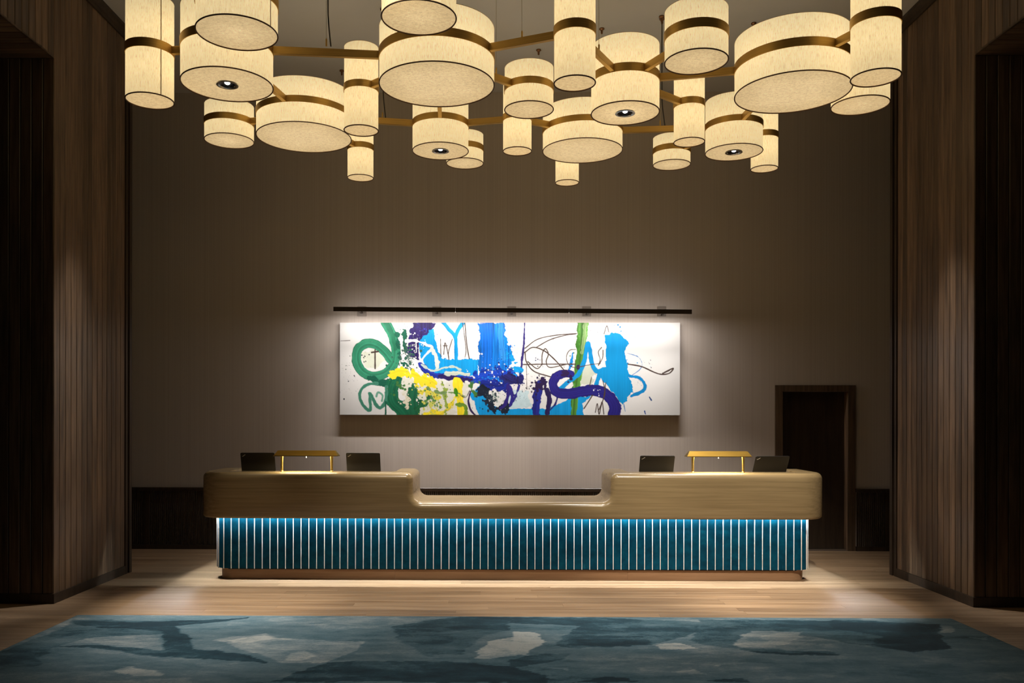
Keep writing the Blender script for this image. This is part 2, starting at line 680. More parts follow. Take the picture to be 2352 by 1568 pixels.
# ------------------------------------------------------------------ rug
RX0, RX1, RY0, RY1 = -3.41, 3.635, 1.6, 6.768
RUG = [
(0.30,[(-3.33,6.6),(-2.63,6.57),(-2.49,6.17),(-2.84,6.11),(-2.96,6.02),(-3.07,5.84),(-3.02,5.5),(-2.93,5.36),(-3.17,5.31),(-3.37,5.65),(-3.33,5.98),(-3.29,6.36)]),
(0.10,[(-3.3,6.56),(-2.77,6.53),(-2.61,6.57),(-1.95,6.72),(-2.08,6.61),(-2.49,6.43),(-2.25,6.05),(-2.14,5.8),(-1.75,5.67),(-1.47,5.44),(-1.62,5.49),(-2.0,5.54),(-2.42,5.63),(-2.73,5.76),(-3.07,5.84),(-2.81,5.85),(-2.52,5.79),(-2.33,5.74),(-2.38,5.94),(-2.51,6.24),(-2.78,6.33),(-3.09,6.36),(-3.29,6.46)]),
(0.12,[(-1.38,5.06),(-1.22,5.28),(-1.09,5.47),(-0.87,5.5),(-0.27,5.48),(0.09,5.39),(0.29,5.21),(0.28,5.08)]),
(0.22,[(-0.83,6.45),(-0.33,6.74),(0.11,6.74),(0.1,6.33),(-0.14,6.14),(-0.23,5.68),(-0.48,5.6),(-0.69,5.95)]),
(0.74,[(-2.06,6.0),(-1.7,6.18),(-1.57,6.06),(-1.01,6.01),(-0.92,6.01),(-0.99,5.73),(-1.12,5.47),(-1.4,5.45),(-1.59,5.62),(-1.78,5.77)]),
(0.90,[(-1.95,6.0),(-1.7,6.13),(-1.59,6.06),(-1.76,5.95),(-1.89,5.91)]),
(0.88,[(-1.41,5.67),(-1.32,5.73),(-1.21,5.62),(-1.28,5.5),(-1.4,5.52)]),
(0.66,[(-2.99,6.02),(-2.76,6.14),(-2.51,6.14),(-2.37,5.88),(-2.49,5.79),(-2.75,5.85)]),
(0.84,[(-0.07,6.02),(0.15,6.14),(0.13,5.64),(-0.16,5.58)]),
(0.80,[(-2.43,5.27),(-2.35,5.35),(-2.18,5.27),(-2.09,5.18),(-2.27,5.16)]),
(0.18,[(0.11,6.74),(0.81,6.75),(1.58,6.62),(1.5,6.34),(1.37,6.15),(1.08,5.92),(0.78,5.86),(0.55,5.85),(0.4,5.88),(0.45,6.14),(0.64,6.47),(0.11,6.53)]),
(0.22,[(1.6,6.69),(2.95,6.67),(3.42,6.57),(3.22,6.11),(3.13,5.88),(2.83,5.74),(2.62,5.93),(2.44,6.05),(2.19,6.23),(1.89,6.28),(1.69,6.04),(1.67,5.81),(2.0,5.68),(2.35,5.69),(2.31,5.79),(1.97,5.82),(1.54,5.87),(1.38,6.04)]),
(0.10,[(2.6,6.63),(3.42,6.57),(3.22,6.11),(3.13,5.88),(2.83,5.74),(2.63,5.96),(2.81,6.17),(2.59,6.42)]),
(0.10,[(0.57,6.06),(1.07,6.06),(1.08,5.95),(0.78,5.89),(0.56,5.91)]),
(0.08,[(1.65,5.79),(2.0,5.68),(2.35,5.68),(2.29,5.75),(2.03,5.76)]),
(0.20,[(0.24,5.69),(0.51,5.72),(0.41,5.54),(0.23,5.44),(0.09,5.34),(0.09,5.54)]),
(0.15,[(0.45,5.08),(0.65,5.21),(0.87,5.08)]),
(0.20,[(1.24,5.08),(1.48,5.19),(1.53,5.09)]),
(0.88,[(0.1,6.27),(0.28,6.27),(0.32,5.97),(0.18,5.64),(0.09,5.69)]),
(0.88,[(1.09,5.92),(1.3,5.98),(1.4,5.81),(1.14,5.78)]),
(0.68,[(1.91,6.32),(2.28,6.29),(2.21,6.1),(1.92,5.87),(1.65,5.89),(1.72,6.1)]),
(0.80,[(1.05,5.31),(1.27,5.38),(1.28,5.24)]),
(0.75,[(0.27,5.39),(0.43,5.35),(0.42,5.3)]),
(0.80,[(1.37,5.45),(1.44,5.46),(1.44,5.41)]),
(0.80,[(3.41,6.53),(3.5,6.5),(3.41,6.3),(3.33,6.33)]),
(0.72,[(3.44,6.18),(3.6,6.18),(3.52,6.09)]),
]


def inside(poly, X, Y):
    r = np.zeros(X.shape, bool)
    n = len(poly)
    for i in range(n):
        (x0, y0), (x1, y1) = poly[i], poly[(i + 1) % n]
        if y0 == y1: continue
        c = ((Y < y0) != (Y < y1)) & (X < (x1 - x0) * (Y - y0) / (y1 - y0) + x0)
        r ^= c
    return r


def vnoise(X, Y, sx, sy, seed, octaves=4):
    """smooth value noise on arrays"""
    g = np.random.default_rng(seed)
    out = np.zeros(X.shape)
    amp, tot = 1.0, 0.0
    for o in range(octaves):
        T = g.random((64, 64))
        u, v = X * sx * 2 ** o + 17.3 * o, Y * sy * 2 ** o + 5.1 * o
        iu, iv = np.floor(u).astype(int), np.floor(v).astype(int)
        fu, fv = u - iu, v - iv
        fu, fv = fu * fu * (3 - 2 * fu), fv * fv * (3 - 2 * fv)
        a, b = T[iu % 64, iv % 64], T[(iu + 1) % 64, iv % 64]
        c, d = T[iu % 64, (iv + 1) % 64], T[(iu + 1) % 64, (iv + 1) % 64]
        out += amp * ((a * (1 - fu) + b * fu) * (1 - fv) + (c * (1 - fu) + d * fu) * fv)
        tot += amp
        amp *= .5
    return out / tot - .5


def grid_mesh(name, X, Y, Z):
    ny, nx = X.shape
    me = bpy.data.meshes.new(name)
    me.vertices.add(nx * ny)
    me.vertices.foreach_set('co', np.stack([X, Y, Z], -1).reshape(-1).astype(np.float32))
    idx = np.arange(nx * ny).reshape(ny, nx)
    q = np.stack([idx[:-1, :-1], idx[:-1, 1:], idx[1:, 1:], idx[1:, :-1]], -1).reshape(-1, 4)
    nf_ = len(q)
    me.loops.add(nf_ * 4)
    me.loops.foreach_set('vertex_index', q.reshape(-1).astype(np.int32))
    me.polygons.add(nf_)
    me.polygons.foreach_set('loop_start', np.arange(0, nf_ * 4, 4, dtype=np.int32))
    me.update(calc_edges=True)
    return me


nx, ny = 420, 330
# finer towards the desk, where the rug shows largest
ys = RY1 - (RY1 - RY0) * np.linspace(0, 1, ny) ** 1.35
gx, gy = np.meshgrid(np.linspace(RX0, RX1, nx), ys[::-1])
wx = gx + .10 * vnoise(gx, gy, 3.1, 4.5, 1) + .05 * vnoise(gx, gy, 14, 20, 3)
wy = gy + .09 * vnoise(gx, gy, 2.5, 4.5, 2) + .06 * vnoise(gx, gy, 12, 18, 4)
tone = .52 + .30 * vnoise(gx, gy, .9, 1.3, 5)
P1, P2, P3 = (vnoise(wx, wy, .8, 2.6, 41, 3), vnoise(wx, wy, 1.5, 5.0, 42, 3), vnoise(wx, wy, 2.6, 8.0, 43, 3))
patch = .12 * (P1 > .07) - .10 * (P1 < -.09) + .09 * (P2 > .10) - .09 * (P2 < -.10) + .08 * (P3 > .13) - .07 * (P3 < -.13)
for t_, p_ in RUG:
    tone = np.where(inside(p_, wx, wy), .15 * tone + .85 * t_, tone)
tone = tone + patch * .65
ed = np.minimum.reduce([gx - RX0, RX1 - gx, RY1 - gy, gy - RY0])
gz = .012 - .006 * np.clip(1 - ed / .012, 0, 1) ** 2
me = grid_mesh('rug', gx, gy, gz)
at = me.attributes.new('tone', 'FLOAT', 'POINT')
at.data.foreach_set('value', np.clip(tone, 0, 1).reshape(-1).astype(np.float32))
me.materials.append(M['rug'])
rug = put('area_rug', me)
tag(rug, 'large teal and grey blue abstract patterned rug on the oak floor', 'rug')
MB().box(RX0, RX1, RY0, RY1, .0005, .0065).build('rug_backing', M['rug'], rug)


# ------------------------------------------------------------------ reception desk
desk = empty('reception_desk', (DX, 8.6, 0))
tag(desk, 'long reception desk with washed oak counter and glowing teal striped front', 'reception desk')
OX, OY = DX, 8.6


def make_path(hw, yf, yb, R):
    """U-shaped plan path, left back -> front -> right back, in desk coordinates; returns f(s, depth) and length"""
    yf, yb = yf - OY, yb - OY
    l1 = yb - yf - R
    la = R * PI / 2
    l2 = 2 * (hw - R)
    tot = 2 * l1 + 2 * la + l2

    def f(s, d):
        if s <= l1: return (-hw + d, yb - s)
        s -= l1
        if s <= la:
            a = PI + s / R
            return (-hw + R + (R - d) * math.cos(a), yf + R + (R - d) * math.sin(a))
        s -= la
        if s <= l2: return (-hw + R + s, yf + d)
        s -= l2
        if s <= la:
            a = 1.5 * PI + s / R
            return (hw - R + (R - d) * math.cos(a), yf + R + (R - d) * math.sin(a))
        s -= la
        return (hw - d, yf + R + s)
    return f, tot, l1, la, l2


HW, YFR, YBK, RC = 3.108, 8.22, 9.0, .27
fpath, TOT, l1, la, l2 = make_path(HW, YFR, YBK, RC)
s_of_x = lambda x: l1 + la + (x + HW - RC)
ZT, ZLOW, ZBOT = 1.072, .786, .620
GH = .970                                  # half width of the lowered middle
rc, rf, rb = .068, .085, .060
LEDGE, DEEP, RET = .25, .76, .13
cols = []                                  # (s, z, ns, nz, depth of the top)


def flat(s0, s1, z, n, dep):
    for k in range(n + 1):
        cols.append((s0 + (s1 - s0) * k / n, z, 0.0, 1.0, dep))


sg0, sg1 = s_of_x(-GH), s_of_x(GH)
flat(0, l1, ZT, 6, LEDGE)
flat(l1 + la / 12, l1 + la, ZT, 11, LEDGE)
flat(l1 + la + .02, sg0 - rc - RET, ZT, 16, LEDGE)
flat(sg0 - rc - RET + .0005, sg0 - rc, ZT, 2, DEEP)
for k in range(1, 9):                      # convex shoulder
    a = PI / 2 * (1 - k / 8)
    cols.append((sg0 - rc + rc * math.cos(a), ZT - rc + rc * math.sin(a), math.cos(a), math.sin(a), DEEP))
for k in range(0, 9):                      # concave foot
    a = PI + PI / 2 * k / 8
    cols.append((sg0 + rf + rf * math.cos(a), ZLOW + rf + rf * math.sin(a), -math.cos(a), -math.sin(a), DEEP))
flat(sg0 + rf + .01, sg1 - rf - .01, ZLOW, 14, DEEP)
for k in range(0, 9):
    a = 1.5 * PI + PI / 2 * k / 8
    cols.append((sg1 - rf + rf * math.cos(a), ZLOW + rf + rf * math.sin(a), -math.cos(a), -math.sin(a), DEEP))
for k in range(0, 9):
    a = PI - PI / 2 * k / 8
    cols.append((sg1 + rc + rc * math.cos(a), ZT - rc + rc * math.sin(a), math.cos(a), math.sin(a), DEEP))
flat(sg1 + rc + .001, sg1 + rc + RET - .0005, ZT, 2, DEEP)
flat(sg1 + rc + RET, TOT - l1 - la - .02, ZT, 16, LEDGE)
flat(TOT - l1 - la, TOT - l1 - la / 12, ZT, 11, LEDGE)
flat(TOT - l1, TOT, ZT, 6, LEDGE)
LIP, ZCH = .075, .685
rbot = .026
vs_, K = [], None
for (s, z, ns, nz, dep) in cols:
    si = s - ns * rb
    ch = []
    ch.append((si, LEDGE - .002, ZCH))
    ch.append((si, LIP, ZCH))
    ch.append((si, LIP, ZBOT + .004))
    ch.append((si, LIP - .004, ZBOT))
    for k in range(5):
        a = PI / 2 * k / 4
        ch.append((si, rbot - rbot * math.sin(a), ZBOT + rbot - rbot * math.cos(a)))
    for k in range(7):
        a = PI / 2 * k / 6
        ch.append((s - ns * rb * (1 - math.sin(a)), rb * (1 - math.cos(a)), z - nz * rb * (1 - math.sin(a))))
    ch.append((s, dep - .012, z))
    ch.append((s, dep - .003, z - nz * .003 ))
    ch.append((s, dep, z - nz * .012))
    ch.append((s, dep, ZBOT - .02))
    K = len(ch)
    for (q, d, zz) in ch:
        x, y = fpath(min(max(q, 0), TOT), d)
        vs_.append((x, y, zz))
fs = []
nc = len(cols)
for i in range(nc - 1):
    for k in range(K - 1):
        fs.append((i * K + k, (i + 1) * K + k, (i + 1) * K + k + 1, i * K + k + 1))
fs.append(tuple(range(K)))
fs.append(tuple((nc - 1) * K + k for k in range(K - 1, -1, -1)))
counter = MB().add(vs_, fs).build('counter', M['desk'], desk, smooth=38, weld=True)

# LED strip in the channel under the counter
m = MB()
ns_ = 120
for i in range(ns_):
    s0, s1 = TOT * i / ns_, TOT * (i + 1) / ns_
    a0, a1 = fpath(s0, .0975), fpath(s1, .0975)
    b0, b1 = fpath(s0, .1045), fpath(s1, .1045)
    m.add([(*a0, ZCH - .006), (*a1, ZCH - .006), (*b1, ZCH - .006), (*b0, ZCH - .006)], [(0, 1, 2, 3)])
m.build('led_strip', M['led'], desk, weld=True)

# work surfaces behind the ledges, carcass, plinth
for sgn in (-1, 1):
    a, b = sorted((sgn * (GH + .13), sgn * (HW - LEDGE)))
    w_ = MB().box(a, b, YFR + LEDGE + .0 - OY, YBK - .02 - OY, .965, .995).build('work_surface', M['desk'], desk)
hwp = 2.972
YP = 8.333
cc = MB()
cc.prism([(-hwp + .03, YP + .15 - OY), (-hwp + .16, YP + .02 - OY), (hwp - .16, YP + .02 - OY), (hwp - .03, YP + .15 - OY), (hwp - .03, 8.97 - OY), (-hwp + .03, 8.97 - OY)], 'z', .10, .70)
cc.build('carcass', M['backing'], desk)
fpl, TP, p1, pa, p2 = make_path(2.925, 8.365, 8.99, .13)
joints = [0, TP * .334, TP * .665, TP]
for j in range(3):
    m = MB()
    s0, s1 = joints[j] + .0008, joints[j + 1] - .0008
    n = 40
    vv, ff = [], []
    for i in range(n + 1):
        s = s0 + (s1 - s0) * i / n
        for d, zz in ((.03, .001), (0, .001), (0, .112), (.03, .112)):
            vv.append((*fpl(s, d), zz))
    for i in range(n):
        for k in range(4):
            ff.append((i * 4 + k, i * 4 + (k + 1) % 4, (i + 1) * 4 + (k + 1) % 4, (i + 1) * 4 + k))
    ff.append((0, 1, 2, 3)); ff.append(tuple(n * 4 + k for k in (3, 2, 1, 0)))
    m.add(vv, ff).build('plinth_board', M['plinth'], desk, smooth=30)

# teal panels and pale metal dividers
fpp, TPP, q1, qa, q2 = make_path(hwp, YP, 8.99, .15)
PITCH = .0772
npan = int(round(TPP / PITCH))
PITCH = TPP / npan
PZ0, PZ1 = .112, .684
strip = {}


def strip_piece(s0, s1, d0, d1, z0, z1, n, bev):
    """a piece following the plan path, as a mesh centred on its own middle"""
    sm = (s0 + s1) / 2
    ox, oy = fpp(sm, d0)
    vv, ff = [], []
    for i in range(n + 1):
        s = s0 + (s1 - s0) * i / n
        dd = d0 + (bev if i in (0, n) else 0)
        for d, zz in ((d1, z0), (dd, z0), (dd, z1), (d1, z1)):
            x, y = fpp(s, d)
            vv.append((x - ox, y - oy, zz))
    for i in range(n):
        for k in range(4):
            ff.append((i * 4 + k, i * 4 + (k + 1) % 4, (i + 1) * 4 + (k + 1) % 4, (i + 1) * 4 + k))
    ff.append((0, 1, 2, 3)); ff.append(tuple(n * 4 + k for k in (3, 2, 1, 0)))
    return MB().add(vv, ff), (ox, oy, 0)


flat_panel = flat_div = None
for i in range(npan):
    s0, s1 = i * PITCH + .0042, (i + 1) * PITCH - .0042
    on_front = q1 + qa < s0 and s1 < q1 + qa + q2
    on_side = s1 < q1 or s0 > TPP - q1
    if on_front:
        mb, loc = strip_piece(s0, s1, .004, .03, PZ0, PZ1, 1, 0)
        if flat_panel is None: flat_panel = mb.mesh('panel', M['teal'])
        put('panel', flat_panel, desk, loc)
    else:
        mb, loc = strip_piece(s0, s1, .004, .03, PZ0, PZ1, 1 if on_side else 4, 0)
        mb.build('panel', M['teal'], desk, loc=loc)
for i in range(npan + 1):
    s = min(max(i * PITCH, .005), TPP - .005)
    x0, y0 = fpp(s, 0)
    xa, ya = fpp(s, .02)
    if 'd' not in strip:
        h = .0036
        prof = [(-h, .03), (-h, -.0015), (-h * .55, -.0042), (h * .55, -.0042), (h, -.0015), (h, .03)]
        strip['d'] = MB().prism(prof, 'z', PZ0 - .002, PZ1).mesh('divider', M['divider'])
    ang = math.atan2(ya - y0, xa - x0) - PI / 2
    put('divider', strip['d'], desk, (x0, y0, 0), (0, 0, ang))

# ------------------------------------------------------------------ laptops
def lap_logo():
    cu = bpy.data.curves.new('logo', 'FONT')
    cu.body = 'ThinkPad'
    cu.size = .0105
    cu.extrude = .0004
    cu.offset = .0004
    cu.align_x = 'CENTER'
    cu.align_y = 'CENTER'
    o = bpy.data.objects.new('tmp', cu)
    COL.objects.link(o)
    dg = bpy.context.evaluated_depsgraph_get()
    me = bpy.data.meshes.new_from_object(o.evaluated_get(dg))
    bpy.data.objects.remove(o)
    me.materials.clear()
    me.materials.append(M['logo'])
    return me


LOGO = lap_logo()
LW, LD = .352, .242


def rbox(w_, h_, t, r=.012, n=4):
    """rounded rectangle w x h in x,z, thickness along y from 0 to t"""
    pts = []
    for cx, cz, a0 in ((w_ / 2 - r, h_ - r, 0), (-w_ / 2 + r, h_ - r, PI / 2), (-w_ / 2 + r, r, PI), (w_ / 2 - r, r, 1.5 * PI)):
        for k in range(n + 1):
            a = a0 + PI / 2 * k / n
            pts.append((cx + r * math.cos(a), cz + r * math.sin(a)))
    return MB().prism(pts, 'y', 0, t)


lid_me = rbox(LW, LD, .008).mesh('lid', M['laptop'], 30)
scr_me = MB().box(-LW / 2 + .012, LW / 2 - .012, .0081, .0086, .016, LD - .012).mesh('screen', M['screen'])
base_me = MB().box(-LW / 2, LW / 2, 0, .238, .0012, .018).mesh('base', M['laptop'])
key_me = MB().box(-LW / 2 + .02, LW / 2 - .02, .025, .125, .0181, .0195).mesh('keyboard', M['laptop'])
hin_me = MB().tube([(-.10, 0, 0), (.10, 0, 0)], .0055, 10).mesh('hinge', M['laptop'])
for (x, yh, tilt, rz, lab) in (
        (-2.487, 8.725, 17, .02, 'black laptop at the far left end of the desk beside brass lamp'),
        (-1.392, 8.725, 17, -.02, 'black laptop between brass lamp and left edge of the lowered counter'),
        (1.634, 8.725, 30, -.03, 'black laptop between right edge of the lowered counter and brass lamp'),
        (2.795, 8.725, 31, .06, 'black laptop at the far right end of the desk by the door')):
    lp = empty('laptop', (x, yh, .995), rz)
    tag(lp, lab, 'laptop', 'laptops on the reception desk')
    put('base', base_me, lp)
    put('keyboard', key_me, lp)
    put('hinge', hin_me, lp, (0, 0, .020))
    ld = put('lid', lid_me, lp, (0, -.004, .021), (math.radians(tilt), 0, 0))
    put('screen', scr_me, ld)
    put('logo', LOGO, ld, (-LW / 2 + .034, -.0004, LD - .030), (PI / 2, -.62, 0))

# ------------------------------------------------------------------ brass desk lamps
def shade_mesh():
    m = MB()
    a, b, ta, tb, h, t = .319, .062, .286, .026, .056, .003
    def ring(dx, dz):
        return [(-a + dx, -b + dx, 0 + dz), (a - dx, -b + dx, 0 + dz), (a - dx, b - dx, 0 + dz), (-a + dx, b - dx, 0 + dz)], \
               [(-ta + dx, -tb + dx, h - dz), (ta - dx, -tb + dx, h - dz), (ta - dx, tb - dx, h - dz), (-ta + dx, tb - dx, h - dz)]
    lo, up = ring(0, .006)
    up = [(x, y_, h) for x, y_, _ in up]
    rim = [(x, y_, 0) for x, y_, _ in lo]
    li = [(x * .985, y_ * .93, 0) for x, y_, _ in lo]
    ui = [(x * .98, y_ * .85, h - t) for x, y_, _ in up]
    vv = rim + lo + up + li + ui
    ff = [(8, 9, 10, 11), (16, 19, 18, 17)]
    for k in range(4):
        j = (k + 1) % 4
        ff += [(k, j, 4 + j, 4 + k), (4 + k, 4 + j, 8 + j, 8 + k), (k, 12 + k, 12 + j, j), (12 + k, 16 + k, 16 + j, 12 + j)]
    return m.add(vv, ff)


sh_me = shade_mesh().mesh('shade', M['agedbrass'])
post_me = MB().lathe([(.0, 0), (.017, 0), (.017, .004), (.0125, .008), (.0118, .06), (.0125, .11), (.0160, .150), (.0160, .170), (0, .170)], n=16).mesh('post', M['brass'], 40)
ball_me = MB().lathe([(0, -.005), (.003, -.004), (.0045, -.0015), (.0045, .0015), (.003, .004), (.001, .0055), (.001, .02), (0, .02)], n=12).mesh('pull_knob', M['lampglow'], 60)  # polished knob, its bright glint given as glow
glow_me = MB().box(-.25, .25, -.012, .012, .030, .034).mesh('light_bar', M['lampglow'])
for (x, lab) in ((-1.912, 'brass bar lamp on two posts on the left half of the desk'), (2.188, 'brass bar lamp on two posts on the right half of the desk')):
    lm = empty('desk_lamp', (x, 8.385, ZT + .0005))
    tag(lm, lab, 'lamp', 'brass lamps on the reception desk')
    put('post', post_me, lm, (-.25, 0, 0))
    put('post', post_me, lm, (.25, 0, 0))
    sh = put('shade', sh_me, lm, (0, 0, .155))
    put('light_bar', glow_me, sh)
    put('pull_knob', ball_me, sh, (.0, -.02, -.012))
    area_light('lamp_light', (0, 0, .178), (0, 0, 0), .56, .03, L_DESKLAMP, (1, .84, .52), lm)

# ------------------------------------------------------------------ painting
PX0, PX1, PZ0_, PZ1_ = -1.930, 2.208, 1.650, 2.772
SS = 1.25
CW, CH = int(782 * SS), int(211 * SS)
img = np.empty((CH, CW, 3))
YY, XX = np.mgrid[0:CH, 0:CW].astype(float)
img[:] = (.500, .490, .475)
img += (.05 * vnoise(XX, YY, .01, .02, 31))[..., None]
EN = vnoise(XX, YY, .09, .09, 32, 3)          # edge noise
SV = vnoise(XX, YY, .35, .012, 33, 3)         # vertical streaks
srgb = lambda c: np.array([(v / 255 / 12.92 if v <= 10 else ((v / 255 + .055) / 1.055) ** 2.4) for v in c]) * .64
A_ = lambda pts: [((x - 92) / 4.612 * SS, (y - 328) / 4.612 * SS) for x, y in pts]
B_ = lambda pts: [((390 + x / 4.612) * SS, (y - 332) / 4.612 * SS) for x, y in pts]


def blend(mask, col, shade=None):
    c = np.broadcast_to(col, img.shape).copy()
    if shade is not None: c = np.clip(c * (1 + shade[..., None]), 0, 1)
    img[:] = img * (1 - mask[..., None]) + c * mask[..., None]


def fill(pts, col, rough=6.0, streak=.0, op=1.0):
    m = inside(pts, XX + rough * SS * EN * 2, YY + rough * SS * np.roll(EN, 37, 1) * 2).astype(float) * op
    blend(m, srgb(col), streak * SV * 2 if streak else .25 * EN)


def stroke(pts, w0, col, w1=None, rough=1.0, streak=.5, op=1.0, seed=0, dark_edge=.0):
    """brush stroke; widths in crop pixels (4.612 per photo pixel)"""
    w1 = w0 if w1 is None else w1
    P = smooth_path(pts, 14)
    best = np.full((CH, CW), 9e9)
    lat = np.zeros((CH, CW))
    n = len(P)
    for i in range(n - 1):
        a, b = P[i], P[i + 1]
        d = b - a
        l = np.hypot(*d) + 1e-6
        hw = (w0 + (w1 - w0) * i / n) / 2 / 4.612 * SS
        pad = hw + 6
        x0, x1 = int(max(min(a[0], b[0]) - pad, 0)), int(min(max(a[0], b[0]) + pad + 1, CW))
        y0, y1 = int(max(min(a[1], b[1]) - pad, 0)), int(min(max(a[1], b[1]) + pad + 1, CH))
        if x1 <= x0 or y1 <= y0: continue
        X, Y = XX[y0:y1, x0:x1], YY[y0:y1, x0:x1]
        t = np.clip(((X - a[0]) * d[0] + (Y - a[1]) * d[1]) / l ** 2, 0, 1)
        ex, ey = X - a[0] - t * d[0], Y - a[1] - t * d[1]
        dist = np.hypot(ex, ey) / max(hw, .35)
        sub = best[y0:y1, x0:x1]
        k = dist < sub
        sub[k] = dist[k]
        lat[y0:y1, x0:x1][k] = ((ex * -d[1] + ey * d[0]) / l / max(hw, .5))[k]
    hwm = max((w0 + w1) / 4 / 4.612 * SS, .5)
    e = (best - 1) * hwm + rough * SS * EN * 2.4
    mask = np.clip(.5 - e, 0, 1) * op * (best < 8e8)
    if hwm < .9: mask *= min(1, hwm * 1.5)
    g = np.random.default_rng(seed + int(abs(pts[0][0] * 7 + pts[0][1] * 3)) % 9999)
    st = np.interp(lat, np.linspace(-1.3, 1.3, 22), g.random(22) - .5)
    sh = streak * st + .2 * EN - dark_edge * np.clip(np.abs(lat) - .7, 0, 1)
    blend(mask, srgb(col), sh)


def splat(cx, cy, spread, n, size, col, seed, ax=1.0):
    g = np.random.default_rng(seed)
    c = srgb(col)
    for _ in range(n):
        r = abs(g.normal(0, 1)) * spread / 4.612 * SS
        a = g.random() * 2 * PI
        x, y = cx + r * math.cos(a) * ax, cy + r * math.sin(a)
        rr = max(.40, min(g.exponential(size * .55), size * 1.6) / 4.612 * SS)
        x0, x1, y0, y1 = int(max(x - rr - 2, 0)), int(min(x + rr + 3, CW)), int(max(y - rr - 2, 0)), int(min(y + rr + 3, CH))
        if x1 <= x0 or y1 <= y0: continue
        d = np.hypot(XX[y0:y1, x0:x1] - x, (YY[y0:y1, x0:x1] - y) * g.uniform(.7, 1.4))
        m = np.clip(rr + .5 - d, 0, 1)[..., None]
        img[y0:y1, x0:x1] = img[y0:y1, x0:x1] * (1 - m) + c * m


GRN, DGR, BLU, SKY, NAV, IND, YEL, OLV, INK, PEN = (52, 138, 104), (22, 92, 70), (10, 118, 214), (12, 152, 220), (44, 28, 92), (36, 30, 116), (244, 222, 44), (150, 172, 72), (24, 26, 48), (74, 58, 52)
p1_, p2_ = lambda x, y: A_([(x, y)])[0], lambda x, y: B_([(x, y)])[0]
# pale washes
fill(B_([(0, 1030), (200, 1040), (240, 1225), (0, 1240)]), (188, 214, 220), 8, op=.85)
fill(A_([(330, 640), (470, 600), (600, 700), (480, 810), (360, 800)]), (205, 212, 178), 8, op=.6)
fill(B_([(700, 780), (850, 770), (900, 900), (860, 1010), (690, 1010)]), (176, 186, 150), 14, op=.6)
fill(A_([(700, 900), (1450, 950), (1450, 1290), (900, 1290)]), (214, 212, 178), 22, op=.45)
# blue fields
fill(A_([(930, 500), (1000, 430), (1085, 395), (1095, 480), (1140, 640), (1190, 710), (1560, 722), (1565, 890), (1150, 890), (1000, 790), (945, 650)]), SKY, 5, .25)
fill(A_([(1565, 325), (1848, 325), (1838, 440), (1872, 560), (1925, 620), (1912, 700), (1885, 800), (1860, 945), (1600, 945), (1552, 720), (1578, 500)]), BLU, 7, .9)
stroke(A_([(1640, 330), (1650, 600), (1640, 900)]), 120, (8, 96, 200), streak=.9, rough=2, op=.7)
stroke(A_([(1800, 330), (1800, 500), (1830, 700)]), 60, (60, 150, 225), streak=.9, rough=2, op=.6)
stroke(A_([(1190, 325), (1250, 400), (1315, 475), (1325, 600), (1328, 740)]), 40, SKY, rough=1)
stroke(A_([(1400, 325), (1350, 400), (1315, 480)]), 44, SKY, rough=1)
fill(A_([(1480, 1080), (1600, 955), (1650, 1130), (1800, 1235), (1960, 1240), (1960, 1310), (1575, 1310)]), SKY, 4, .2)
fill(B_([(-20, 1238), (420, 1232), (640, 1130), (875, 1085), (775, 1180), (790, 1315), (-20, 1315)]), SKY, 4, .2)
# navy arch
fill(A_([(880, 325), (1112, 325), (1060, 410), (960, 480), (930, 560), (935, 720), (850, 700), (800, 640), (810, 520), (840, 400)]), NAV, 6, .5)
splat(*p1_(890, 560), 90, 70, 5, (228, 228, 226), 5)
splat(*p1_(980, 400), 70, 40, 5, (60, 70, 190), 6)
stroke(A_([(950, 780), (1060, 860), (1200, 890), (1480, 915)]), 62, (30, 48, 150), rough=5, streak=.8)
stroke(A_([(1150, 890), (1300, 905), (1500, 935)]), 40, NAV, rough=6, streak=.8)
# green loop
stroke(A_([(575, 320), (630, 420), (668, 520), (690, 640), (662, 770), (565, 865), (430, 890), (318, 830), (268, 720), (288, 605), (375, 545), (475, 560), (560, 625), (625, 705)]), 100, GRN, rough=1.2, streak=.55, dark_edge=.9)
stroke(A_([(590, 330), (650, 450), (690, 600)]), 40, (36, 112, 82), rough=3, streak=.7, op=.8)
stroke(A_([(700, 440), (715, 560), (735, 680)]), 40, DGR, rough=9, streak=.8)
stroke(A_([(770, 430), (775, 560), (790, 640)]), 34, DGR, rough=9)
splat(*p1_(820, 690), 90, 170, 9, (60, 96, 84), 8)
splat(*p1_(800, 760), 80, 90, 9, DGR, 9)
# lower greens
stroke(A_([(420, 920), (560, 955), (720, 930)]), 70, DGR, rough=7, streak=.6)
stroke(A_([(680, 930), (640, 1040), (660, 1160), (740, 1240), (800, 1320)]), 140, (24, 104, 72), 150, rough=5)
stroke(A_([(870, 1040), (860, 1160), (890, 1320)]), 120, (26, 98, 66), rough=11)
stroke(A_([(1070, 1050), (1010, 1150), (930, 1240)]), 56, (30, 100, 60), rough=10)
stroke(A_([(490, 962), (370, 985), (305, 1070), (330, 1180), (415, 1248), (412, 1070), (470, 1180), (525, 1222), (575, 1150), (590, 1000)]), 34, (70, 140, 116), rough=1.5, streak=.6)
stroke(A_([(480, 1100), (500, 1060), (545, 1090), (540, 1150)]), 22, (110, 165, 142), rough=1)
stroke(A_([(580, 1160), (578, 1310)]), 16, DGR)
splat(*p1_(800, 1150), 40, 70, 12, (222, 214, 190), 12)
splat(*p1_(740, 1000), 70, 70, 9, (70, 120, 60), 13)
